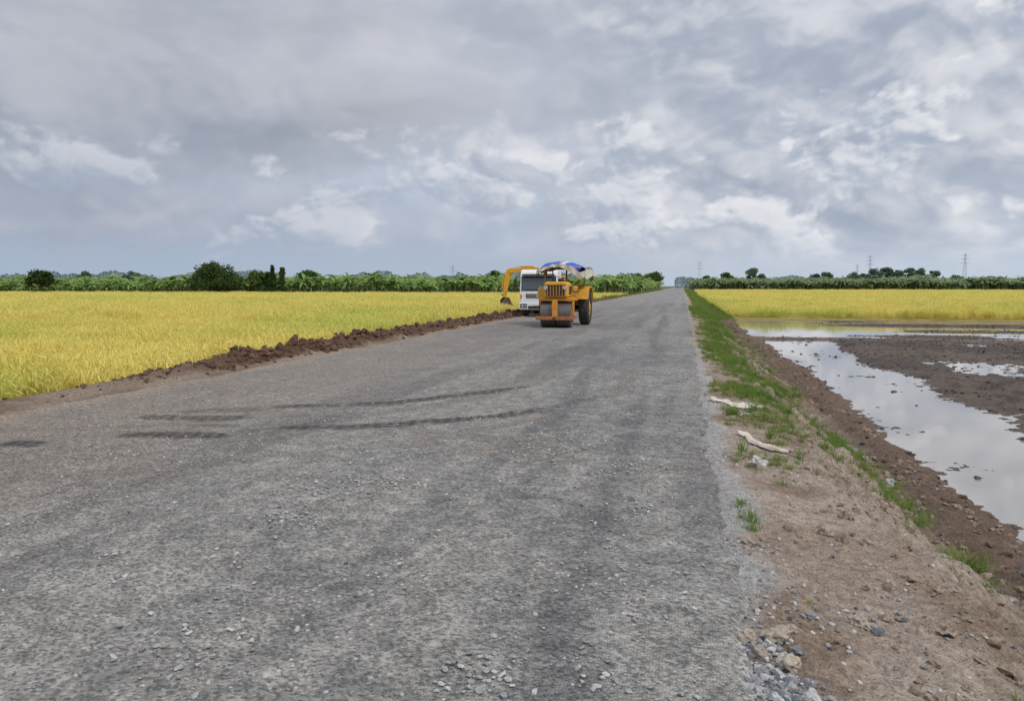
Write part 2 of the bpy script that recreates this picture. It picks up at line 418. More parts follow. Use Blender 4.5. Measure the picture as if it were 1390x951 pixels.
def rice_plant(name, mat):
    V = []; F = []
    for i in range(44):
        a = random.uniform(0, 6.283); r = random.uniform(0, .13)
        bx, by = r*math.cos(a), r*math.sin(a); hh = random.uniform(.32, .56); ln = random.uniform(.1, 1.0)
        fa = random.uniform(0, 3.14); wx, wy = math.cos(fa), math.sin(fa); dx, dy = math.cos(a), math.sin(a)
        b0 = len(V); head = random.random() < .55
        prof = [(0, .2, .008), (.35, .95, .009), (.62, 1.0, .014 if head else .006), (.9, .86, .011 if head else .003)]
        for o_, z, w in prof:
            px, py = bx+dx*o_*ln*hh, by+dy*o_*ln*hh
            V += [(px-wx*w/2, py-wy*w/2, z*hh), (px+wx*w/2, py+wy*w/2, z*hh)]
        for s in range(3): F.append((b0+2*s, b0+2*s+1, b0+2*s+3, b0+2*s+2))
    return mesh_np(name, V, F, mat, False, False)
M_rice = leafmat('rice_straw', (.74, .62, .15), (.90, .80, .27), (.60, .64, .16), .32, .5, c3s=.09)
M_grass = leafmat('grass_green', (.11, .20, .04), (.22, .33, .08), (.28, .28, .10), .35, 2., c3s=1.1, c3f=.6)
M_dry = leafmat('grass_dry', (.42, .36, .16), (.3, .3, .1), None, .3, 2.)
C_rice = src_coll('rice_plants', [rice_plant('rice_clump', M_rice) for i in range(6)])

def rnd_rot(n, tilt): return np.stack([rng.uniform(-tilt, tilt, n), rng.uniform(-tilt, tilt, n), rng.uniform(0, 6.283, n)], -1)
def vis(px, py, mgl=.80, mgr=.80):
    th = R(13.06); D = py*math.cos(th)-px*math.sin(th); Lr = px*math.cos(th)+py*math.sin(th)
    return (D > 1) & (Lr > -mgl*D-2) & (Lr < mgr*D+2)
P = []; S = []
def rice_block(x0, x1, y0, y1, dens, zb, sc, edge=None):
    n = int((x1-x0)*(y1-y0)*dens)
    px = rng.uniform(x0, x1, n); py = rng.uniform(y0, y1, n)
    k = vis(px, py)
    if edge is not None: k &= edge(px, py)
    px, py = px[k], py[k]
    hv = .62+.9*(fbm(px, py, .45, 5, 60))
    P.append(np.stack([px, py, zb+0*px], -1)); s = sc*rng.uniform(.8, 1.2, len(px))
    S.append(np.stack([s*1.0, s*1.0, s*hv*(1 if sc < 1.5 else .62)], -1))
ed = lambda a, b_: a < -(10.75+.25*ss(13, 18, b_)+.9*(fbm(b_*0, b_, .6, 4, 61)-.5))
rice_block(-30, -10.3, 4, 30, 20, -.43, 1.15, ed)
rice_block(-44, -10.3, 30, 62, 9, -.43, 1.4, ed)
rice_block(-60, -30, 10, 30, 8, -.43, 1.4)
rice_block(-150, -10.8, 62, 143, 2.2, -.43, 2.3)
rice_block(-110, -44, 30, 62, 3, -.43, 2.1)
P = np.concatenate(P); S = np.concatenate(S); nr = len(P)
scatter('rice_field', P, rnd_rot(len(P), .28), S, C_rice)
P = []; S = []
rice_block(3.9, 70, 62.3, 100, 4, -.78, 1.4)
rice_block(3.9, 150, 100, 200, .7, -.78, 2.3)
rice_block(5, 200, 200, 345, .35, -.78, 2.8)
P = np.concatenate(P); S = np.concatenate(S)
scatter('rice_field', P, rnd_rot(len(P), .2), S, C_rice)

C_grass = src_coll('grass_tufts', [tuft('grass_tuft_mesh', 40, .15, .10, 1.0, .009, M_grass), tuft('grass_tuft_mesh', 50, .09, .15, 1.5, .011, M_grass), tuft('grass_tuft_mesh', 50, .08, .13, 1.5, .011, M_grass), tuft('grass_tuft_mesh', 30, .24, .07, .6, .009, M_grass), tuft('grass_dry_mesh', 22, .12, .1, 1.2, .007, M_dry)])
def hz(px, py):
    z, _ = ground_h(np.asarray(px, float), np.asarray(py, float)); return z
px = []; py = []; sc = []
def addg(x, y, r, n, s):
    q = rng.normal(0, r*.5, (n, 2)); px.extend(x+q[:, 0]); py.extend(y+q[:, 1]*1.6); sc.extend(s*rng.uniform(.6, 1.2, n))
n = 30000
ax = rng.uniform(.5, 3.3, n); ay = 7+(rng.rand(n)**.8)*60
cen = 1.45+.8*(fbm(ay*0, ay, .3, 3, 70)-.5)*2
dn = np.exp(-((ax-cen)/.6)**2)*ss(8, 12, ay)*ss(.41, .54, fbm(ax, ay, .9, 5, 71, .6)+.08*ss(20, 60, ay))
dn2 = np.exp(-((ax-2.5)/.35)**2)*ss(.44, .58, fbm(ax, ay, .6, 4, 72))*(1-ss(17, 26, ay)*.6)*.9
k = rng.rand(n) < np.maximum(np.maximum(dn, dn2), .006)
px.extend(ax[k]); py.extend(ay[k]); sc.extend((.45+.6*rng.rand(k.sum()))*(1+ss(20, 60, ay[k])*.3))
addg(2.66, 7.3, .16, 18, 1.3); addg(2.5, 7.9, .3, 12, .9); addg(2.45, 9.6, .5, 50, .9); addg(2.5, 11.2, .5, 50, .9); addg(2.35, 8.7, .3, 24, .8)
addg(.9, 8.2, .34, 70, .5); addg(.55, 5.75, .09, 10, .5); addg(.48, 6.3, .07, 6, .5); addg(.76, 4.42, .05, 4, .35); addg(1.15, 10.2, .4, 70, .55)
addg(1.0, 7.2, .12, 3, .8); addg(2.9, 6.2, .3, 10, .8); addg(2.3, 6.6, .4, 10, .5); addg(2.95, 7.0, .25, 14, 1.1); addg(1.0, 13.5, .5, 60, .55)
addg(2.0, 4.3, .4, 4, .4); addg(1.5, 3.6, .4, 3, .35); addg(1.5, 8.8, .4, 12, .45); addg(2.2, 5.2, .4, 6, .4)
px = np.array(px); py = np.array(py); sc = np.array(sc)
pz = hz(px, py)-.01
k = (pz > -.84) & (px > .42); px, py, pz, sc = px[k], py[k], pz[k], sc[k]
scatter('verge_grass', np.stack([px, py, pz], -1), rnd_rot(len(px), .3), np.stack([sc]*3, -1), C_grass)
n = 4000
px = np.concatenate([rng.uniform(1.0, 4.0, n), rng.uniform(-11.2, -9.8, n//2)]); py = np.concatenate([60+rng.rand(n)**1.3*280, 45+rng.rand(n//2)*300])
s = 1.0+py/70
scatter('roadside_grass', np.stack([px, py, hz(px, py)], -1), rnd_rot(len(px), .2), np.stack([s, s, s*.6], -1), C_grass)
n = 500
px = rng.uniform(-10.9, -10.0, n); py = 8+rng.rand(n)*60
s = rng.uniform(.3, .8, n)
k = fbm(px, py, .4, 2, 75) > .52
scatter('berm_weeds', np.stack([px, py, hz(px, py)], -1)[k], rnd_rot(k.sum(), .2), np.stack([s]*3, -1)[k], C_grass)

# ---------------------------------------------------------------- rocks / gravel / clods
from mathutils import noise as mn
def rockmesh(name, mat, sub=2, amp=.35, sx=(1, .8, .6)):
    bm = bmesh.new(); bmesh.ops.create_icosphere(bm, subdivisions=sub, radius=1)
    sd = random.uniform(0, 99)
    for v in bm.verts:
        d = v.co.normalized()
        k = 1+amp*mn.noise(d*1.3+Vector((sd, 0, 0)))+amp*.5*mn.noise(d*3+Vector((0, sd, 0)))
        v.co = Vector((d.x*sx[0]*k, d.y*sx[1]*k, d.z*sx[2]*k))
    me = bpy.data.meshes.new(name); bm.to_mesh(me); bm.free(); me.materials.append(mat)
    return bpy.data.objects.new(name, me)
def stonemat(name, c1, c2):
    m, nt, b = new_mat(name)
    oi = nd(nt, 'ShaderNodeObjectInfo').outputs['Random']; pos = nd(nt, 'ShaderNodeTexCoord').outputs['Object']
    n = noise(nt, pos, 3, 5, .7)
    c = mix(nt, oi, c4(c1), c4(c2)); c = mix(nt, 1., c, mix(nt, mapr(nt, n, .3, .7), (.6, .6, .6, 1), (1.25, 1.25, 1.25, 1)), 'MULTIPLY')
    nt.links.new(c, b.inputs['Base Color']); b.inputs['Roughness'].default_value = .9
    nt.links.new(bump(nt, n, .5, .1), b.inputs['Normal']); return m
M_st = stonemat('gravel_stone', (.30, .30, .30), (.72, .71, .69))
M_st2 = stonemat('gravel_dark', (.12, .13, .15), (.32, .32, .33))
M_tan = stonemat('tan_stone', (.38, .32, .25), (.54, .47, .38))
M_pale = stonemat('pale_rock', (.55, .53, .5), (.68, .66, .62))
M_clod = stonemat('soil_clod', (.09, .048, .028), (.20, .115, .072))
M_tclod = stonemat('tan_clod', (.27, .20, .145), (.42, .33, .255))
M_mudclod = stonemat('mud_clod', (.07, .055, .046), (.16, .122, .098))
C_gr = src_coll('stones', [rockmesh('stone', M_st, 1, .5) for i in range(4)]+[rockmesh('stone_dark', M_st2, 1, .5) for i in range(2)])
C_wh = src_coll('pale_stones', [rockmesh('pale_stone', M_st, 1, .5, (1, .8, .5)) for i in range(4)])
C_cl = src_coll('clods', [rockmesh('clod', M_clod, 2, .9, (1, .8, .65)) for i in range(5)])
C_tc = src_coll('tan_clods', [rockmesh('tan_clod', M_tclod, 2, .9, (1, .8, .55)) for i in range(5)])
C_mc = src_coll('mud_clods', [rockmesh('mud_clod', M_mudclod, 1, .8, (1, .8, .5)) for i in range(6)])
px = []; py = []; s = []
def addr(x, y, r, n, s0, s1):
    px.extend(rng.normal(x, r, n)); py.extend(rng.normal(y, r*1.1, n)); s.extend(rng.uniform(s0, s1, n)**1.0)
n = 9000
ax = rng.uniform(-9.2, .2, n); ay = 2.6+rng.rand(n)**1.6*22
k = (rng.rand(n) < .15+ss(.5, .65, fbm(ax, ay, .8, 4, 80))); ax, ay = ax[k], ay[k]
px.extend(ax); py.extend(ay); s.extend(.004+.016*rng.rand(len(ax))**3)
for x, y, r, q in [(-2.95, 6.0, .22, 80), (-2.6, 6.25, .12, 35), (-3.0, 5.1, .16, 30), (-.3, 5.9, .15, 34), (-.9, 3.15, .12, 60), (-2.35, 3.1, .18, 60), (-.35, 3.3, .14, 30), (-.45, 4.4, .16, 25), (-1.3, 8.2, .3, 55), (-.5, 7.3, .2, 35), (-2.1, 12, .8, 70), (-.6, 15, .5, 70)]:
    addr(x, y, r, q, .006, .022)
for i in range(26): addr(rng.uniform(-6, 0), 3+rng.rand()**1.4*14, rng.uniform(.06, .25), 14, .005, .02)
px = np.array(px); py = np.array(py); s = np.array(s)
k = (px < .2) & (px > -9.2); px, py, s = px[k], py[k], s[k]
scatter('road_gravel', np.stack([px, py, s*.3+.002], -1), rnd_rot(len(px), .5), np.stack([s]*3, -1), C_wh)
px = []; py = []; s = []
addr(.42, 3.35, .10, 420, .008, .03); addr(.40, 3.75, .07, 120, .008, .026); addr(.55, 5.3, .12, 60, .006, .02); addr(.62, 4.3, .2, 110, .005, .02); addr(1.0, 4.0, .35, 70, .005, .024)
addr(1.2, 5, .5, 120, .004, .016); addr(1.6, 7.5, 1.2, 200, .005, .02); addr(.45, 8, .15, 60, .005, .018); addr(.7, 12, .3, 60, .006, .03); addr(.8, 20, 3, 120, .01, .04)
px = np.array(px); py = np.array(py); s = np.array(s); k = (px > .28) & (px < 2.6); px, py, s = px[k], py[k], s[k]
scatter('shoulder_gravel', np.stack([px, py, hz(px, py)+s*.25], -1), rnd_rot(len(px), .6), np.stack([s]*3, -1), C_gr)
# tan clods on the slope
n = 5200
ax = rng.uniform(.6, 3.4, n); ay = 2.8+rng.rand(n)**1.3*26
k = rng.rand(n) < ss(.40, .58, fbm(ax, ay, 1.1, 4, 81))*ss(.6, 1.6, ax); ax, ay = ax[k], ay[k]
sz = .008+.045*rng.rand(len(ax))**3
scatter('slope_clods', np.stack([ax, ay, hz(ax, ay)+sz*.1], -1), rnd_rot(len(ax), .6), np.stack([sz]*3, -1), C_tc)
for i, (x, y, r, mt) in enumerate([(.50, 3.88, .072, M_tan), (.53, 3.60, .066, M_tan), (.36, 3.86, .055, M_tan), (.41, 3.68, .045, M_tan), (.97, 4.2, .05, M_tan), (1.08, 5.8, .06, M_tan), (.78, 7.85, .12, M_pale), (.47, 5.35, .04, M_tan), (.72, 4.2, .03, M_st2), (.60, 4.0, .04, M_tan), (1.05, 4.15, .03, M_st2), (.58, 3.75, .035, M_st2), (1.3, 4.9, .035, M_tan), (.9, 10.9, .07, M_pale), (.6, 13.4, .06, M_tan)]):
    o = rockmesh('rock', mt, 3, .6, (1, .75, .6)); link(o); o.scale = (r, r, r); o.location = (x, y, float(hz(x, y))+r*.3); o.rotation_euler = (random.uniform(-.4, .4), random.uniform(-.4, .4), random.uniform(0, 6))
n = 6500
ay = 5+rng.rand(n)**1.2*75; ax = -10.15+rng.normal(0, .32, n)
ax = np.minimum(ax, -9.4-.3*rng.rand(n))
sz = (.02+.10*rng.rand(n)**3)*(.35+.75*ss(9, 18, ay))
k = rng.rand(n) < (.2+.9*ss(9, 15, ay))*(.35+ss(.4, .55, fbm(ax*0, ay, .5, 3, 76))); ax, ay, sz = ax[k], ay[k], sz[k]
scatter('soil_clods', np.stack([ax, ay, hz(ax, ay)+sz*.2], -1), rnd_rot(len(ax), .6), np.stack([sz]*3, -1), C_cl)
n = 42000
ax = 3.0+rng.rand(n)*30; ay = 6+rng.rand(n)**1.1*54
zz = hz(ax, ay)
k = (zz > -.915) & vis(ax, ay) & (rng.rand(n) < .35+ss(.42, .6, fbm(ax, ay, .7, 3, 77))); ax, ay, zz = ax[k], ay[k], zz[k]
sz = .014+.06*rng.rand(len(ax))**2.6
scatter('mud_clods', np.stack([ax, ay, zz+sz*.1], -1), rnd_rot(len(ax), .5), np.stack([sz]*3, -1), C_mc)

def cloth(name, x0, y0, x1, y1, w, seed):
    n1, n2 = 40, 12; t = np.linspace(0, 1, n1)[:, None]; u = np.linspace(-1, 1, n2)[None, :]
    dx, dy = x1-x0, y1-y0; ln = math.hypot(dx, dy); nx, ny = -dy/ln, dx/ln
    ww = w*(.35+.65*np.sin(np.pi*np.clip(t*.9+.05, 0, 1)))*(.5+1.*fbm(t*4, t*0, 1, 3, seed))
    bend = .3*(fbm(t*3, t*0, 1, 3, seed+1)-.5)
    XX = x0+dx*t+nx*(u*ww/2+bend); YY = y0+dy*t+ny*(u*ww/2+bend)
    ZZ = hz(XX, YY)+.02+.07*fbm(XX, YY, 9, 3, seed+2)*(1-np.abs(u)**3)
    return mesh_np(name, np.stack([XX, YY, ZZ], -1).reshape(-1, 3), grid_faces(n1, n2), M_sack, True)
cloth('discarded_sack', .46, 12.1, 1.25, 11.8, .28, 3)
cloth('discarded_sack', .70, 9.45, 1.22, 8.75, .16, 8)

# ---------------------------------------------------------------- BANANAS
def banana(name, seed, mat, matst):
    r = random.Random(seed); V = []; F = []; mi = []
    h = r.uniform(1.7, 2.4)
    for s in range(6):
        a = s*math.pi/3
        V += [(.13*math.cos(a), .13*math.sin(a), 0), (.07*math.cos(a), .07*math.sin(a), h)]
    for s in range(6): F.append((2*s, (2*s+2) % 12, (2*s+3) % 12, 2*s+1)); mi.append(1)
    for i in range(r.randint(8, 11)):
        a = i*2.4+r.uniform(-.3, .3); el = r.uniform(.35, 1.45); ln = r.uniform(1.5, 2.4); w = r.uniform(.45, .66)
        p = Vector((0, 0, h-.1)); e = el; d0 = Vector((math.cos(a), math.sin(a), 0)); side = Vector((-math.sin(a), math.cos(a), 0))
        b0 = len(V); ns = 7
        for s in range(ns):
            t = s/(ns-1); ww = w*.5*math.sin(math.pi*min(1, max(.05, t*.93+.04)))**.6*r.uniform(.7, 1.05)
            if t < .1: ww *= .15
            for q in (p-side*ww+Vector((0, 0, -ww*.35)), p+Vector((0, 0, .02)), p+side*ww+Vector((0, 0, -ww*.35))): V.append(tuple(q))
            p = p+(d0*math.cos(e)+Vector((0, 0, math.sin(e))))*(ln/(ns-1)); e -= r.uniform(.18, .40)
        for s in range(ns-1):
            k = b0+3*s
            F += [(k, k+1, k+4, k+3), (k+1, k+2, k+5, k+4)]; mi += [0, 0]
    o = mesh_np(name, V, F, mat, False, False); o.data.materials.append(matst)
    o.data.polygons.foreach_set('material_index', np.array(mi, np.int32)); return o
M_ban = leafmat('banana_leaf', (.14, .25, .065), (.36, .48, .17), None, .38, .3)
M_banst = paint('banana_stem', (.2, .22, .1), .7, .5)
M_banf = leafmat('banana_leaf_far', (.17, .25, .14), (.34, .42, .22), None, .35, .15)  # far copy of the leaf, distance haze mixed into its greens
C_ban = src_coll('banana_plants', [banana('banana_plant_mesh', i, M_ban, M_banst) for i in range(6)])
C_banf = src_coll('banana_plants_far', [banana('banana_plant_mesh', 20+i, M_banf, M_banst) for i in range(5)])
def belt(name, x0, x1, y0, y1, n, s0, s1, coll, z=-.4):
    ax = rng.uniform(x0, x1, n); ay = y0+(y1-y0)*rng.rand(n)**1.5
    s = rng.uniform(s0, s1, n)*(.65+.7*fbm(ax, ay, .09, 4, 90))
    scatter(name, np.stack([ax, ay, ax*0+z], -1), rnd_rot(n, .08), np.stack([s]*3, -1), coll)
belt('banana_grove', -230, -11.5, 146, 200, 2200, .8, 1.4, C_ban)
belt('banana_grove', -60, -11, 200, 420, 1000, 1.0, 1.5, C_ban)
belt('banana_grove', 9, 190, 345, 400, 2000, 1.2, 1.85, C_banf, -.7)
belt('banana_grove', 5, 22, 400, 700, 240, 1.2, 1.8, C_banf, -.7)

# ---------------------------------------------------------------- TREES
M_bark = paint('bark', (.11, .085, .065), .9, .5)
def quads(cen, size, jit=.5):
    n = len(cen); u = rng.normal(size=(n, 3)); u /= np.linalg.norm(u, axis=1)[:, None]
    v = rng.normal(size=(n, 3)); v -= (u*v).sum(1)[:, None]*u; v /= np.linalg.norm(v, axis=1)[:, None]
    s = (size*rng.uniform(1-jit, 1+jit, n))[:, None]
    V = np.stack([cen-u*s, cen-v*s*.55, cen+u*s, cen+v*s*.55], 1).reshape(-1, 3)
    return V, np.arange(4*n).reshape(n, 4)
def tree(name, loc, h, w, mat, n=5000, leaf=.22, trunk=.25, shape='round', clumps=26, base=.3):
    e = empty(name, loc)
    limbs = []; cs = []
    for i in range(clumps):
        if shape == 'round':
            a = random.uniform(0, 6.283); rr = math.sqrt(random.random())*.85
            t = random.random()
            z = h*(base+.12+(.93-base-.12)*t); lim = math.sqrt(max(.05, 1-((t-.35)/.72)**2))
            c = Vector((math.cos(a)*rr*w/2*lim, math.sin(a)*rr*w/2*lim, z)); r = w*random.uniform(.08, .16)
        else:
            t = random.random(); z = h*(.12+.85*t); rr = w/2*(1-t*.8)*random.random()
            a = random.uniform(0, 6.283); c = Vector((math.cos(a)*rr, math.sin(a)*rr, z)); r = w*random.uniform(.2, .34)*(1-.5*t)
        cs.append((c, r)); limbs.append(c)
    V = []; per = n//clumps
    for c, r in cs:
        d = rng.normal(size=(per, 3)); d /= np.linalg.norm(d, axis=1)[:, None]
        rad = r*(.45+.65*rng.rand(per)**.5)
        V.append(np.array(c)+d*rad[:, None]*np.array([1.15, 1.15, .8]))
    cen = np.concatenate(V); cen += rng.normal(0, leaf*.6, cen.shape)
    q, f = quads(cen, leaf)
    o = mesh_np('crown', q, f, mat); o.parent = e
    bm = bmesh.new()
    def tube(p, q_, r1, r2):
        d = q_-p
        if d.length < .05: return
        M = Matrix.Translation((p+q_)/2) @ d.to_track_quat('Z', 'Y').to_matrix().to_4x4()
        bmesh.ops.create_cone(bm, cap_ends=True, segments=8, radius1=r1, radius2=r2, depth=d.length, matrix=M)
    fork = Vector((0, 0, h*base)); tube(Vector((0, 0, -.5)), fork, trunk, trunk*.7)
    if shape != 'round': tube(fork, Vector((0, 0, h*.9)), trunk*.7, .05)
    for c in limbs[:14]:
        mid = fork.lerp(c, .5)+Vector((0, 0, -.05*h)) if shape == 'round' else Vector((0, 0, c.z-.4))
        if shape == 'round': tube(fork, mid, trunk*.45, trunk*.28)
        tube(mid, c, trunk*.28, trunk*.1)
    finish(bm, 'trunk', M_bark, e)
    return e
M_tr = leafmat('tree_leaf_dark', (.035, .065, .022), (.09, .14, .045), None, .22, .8)
M_tr2 = leafmat('tree_leaf', (.06, .10, .03), (.14, .20, .065), None, .2, .5)
M_trf = leafmat('tree_leaf_far', (.10, .15, .10), (.18, .23, .15), None, .2, .2)  # paler, bluer greens: aerial haze painted into the far foliage
M_haze = leafmat('tree_leaf_haze', (.22, .29, .31), (.28, .35, .36), None, .15, .02)  # bluish green stands in for aerial haze, no volume used
def T(u, D):
    th = R(13.06); Lr = u*D; return (Lr*math.cos(th)-D*math.sin(th), Lr*math.sin(th)+D*math.cos(th), -.4)
tree('rain_tree', T(-.400, 158), 6.8, 10.8, M_tr, 9000, .22, .4, clumps=60, base=.12)
tree('rain_tree', T(-.637, 160), 5.6, 5.8, M_tr, 3500, .22, .25, clumps=26)
tree('mango_tree', T(-.345, 156), 5.4, 4.8, M_tr2, 4000, .22, .25, clumps=22, base=.15)
tree('cypress_tree', T(-.3235, 154), 6.8, 1.5, M_tr, 2200, .18, .16, 'col', 26)
tree('cypress_tree', T(-.310, 156), 6.0, 1.9, M_tr, 2200, .18, .16, 'col', 24)
tree('mango_tree', T(-.332, 158), 5.1, 3.6, M_tr, 3000, .22, .2, clumps=18, base=.1)
tree('rain_tree', T(-.275, 165), 5.4, 6.2, M_tr, 3500, .22, .2, clumps=24)
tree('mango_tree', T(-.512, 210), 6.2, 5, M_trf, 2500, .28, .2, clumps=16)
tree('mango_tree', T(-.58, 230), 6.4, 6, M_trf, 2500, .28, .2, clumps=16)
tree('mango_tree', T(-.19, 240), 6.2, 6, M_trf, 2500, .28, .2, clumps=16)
tree('mango_tree', T(-.025, 200), 6.2, 4.5, M_tr2, 2500, .25, .2, clumps=18)
tree('mango_tree', T(.19, 330), 8.2, 9, M_tr2, 3500, .34, .25, clumps=22)
tree('mango_tree', T(.17, 300), 7, 6, M_tr2, 3000, .34, .25, clumps=18)
tree('mango_tree', T(.128, 270), 6.2, 5, M_tr2, 2500, .3, .25, clumps=18)
for u, D, h, w in [(.262, 430, 8, 8), (.29, 420, 10, 9), (.325, 410, 12.5, 9), (.337, 415, 10, 8), (.41, 430, 9.5, 8), (.425, 425, 11, 7), (.46, 420, 10, 9), (.475, 430, 10, 9), (.49, 420, 12.5, 10), (.505, 425, 13, 9), (.52, 420, 11, 9), (.535, 420, 12.5, 9), (.552, 425, 13.5, 9), (.57, 420, 11, 8), (.60, 430, 9.5, 9), (.66, 430, 8.5, 8), (.70, 425, 10, 8)]:
    x, y, z = T(u, D); tree('roadside_tree' if u < .3 else 'broadleaf_tree', (x, y, -.7), h, w, M_trf if u > .3 else M_tr2, 2600, .42, .3, clumps=20, base=.2)
def mass(name, ulo, uhi, D0, D1, n, hmin, hmax, mat, leaf, seed):
    u = rng.uniform(ulo, uhi, n); D = rng.uniform(D0, D1, n); th = R(13.06)
    xx = u*D*math.cos(th)-D*math.sin(th); yy = u*D*math.sin(th)+D*math.cos(th)
    hh = hmin+(hmax-hmin)*np.clip(fbm(u*40, u*0, 1, 4, seed)*1.7-.35, 0, 1)
    z = hh*rng.rand(n)**.7-.5
    q, f = quads(np.stack([xx, yy, z], -1), leaf); return mesh_np(name, q, f, mat)
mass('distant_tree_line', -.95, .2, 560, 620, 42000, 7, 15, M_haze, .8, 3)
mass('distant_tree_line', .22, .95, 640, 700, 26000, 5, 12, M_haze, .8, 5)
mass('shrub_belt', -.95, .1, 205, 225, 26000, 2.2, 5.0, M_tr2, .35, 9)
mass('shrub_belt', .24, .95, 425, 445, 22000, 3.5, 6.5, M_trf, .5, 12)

# ---------------------------------------------------------------- PYLONS
M_pyl = paint('galvanised_steel_far', (.42, .46, .50), .6, .1)  # steel tinted bluish, haze of distance put into the paint colour
def pylon(loc, h):
    e = empty('transmission_tower', loc); bm = bmesh.new()
    def bar(p, q, r=.11):
        p = Vector(p); q = Vector(q); d = q-p
        bmesh.ops.create_cone(bm, cap_ends=True, segments=4, radius1=r, radius2=r, depth=d.length, matrix=Matrix.Translation((p+q)/2) @ d.to_track_quat('Z', 'Y').to_matrix().to_4x4())
    W = lambda z: .6+2.2*(1-z/h)**1.5
    lv = [h*i/9 for i in range(10)]
    for i in range(9):
        a, c = lv[i], lv[i+1]
        for sx, sy in ((1, 1), (1, -1), (-1, -1), (-1, 1)):
            bar((sx*W(a), sy*W(a), a), (sx*W(c), sy*W(c), c), .13)
            nx, ny = (sx, -sy) if sx == sy else (-sx, sy)
            bar((sx*W(a), sy*W(a), a), (nx*W(c), ny*W(c), c), .07)
    for z, wd in ((h*.72, 5), (h*.84, 4.2), (h*.95, 3.4)):
        for s in (-1, 1):
            bar((0, 0, z+.6), (s*wd, 0, z)); bar((0, 0, z-.6), (s*wd, 0, z)); bar((s*wd, 0, z), (s*wd, 0, z-1.5), .08)
    finish(bm, 'lattice', M_pyl, e, 0, False)
for u, D, h in ((.483, 950, 42), (.611, 900, 42), (.253, 1000, 36), (-.08, 1000, 30), (.466, 1300, 40)):
    x, y, z = T(u, D); pylon((x, y, -1), h)

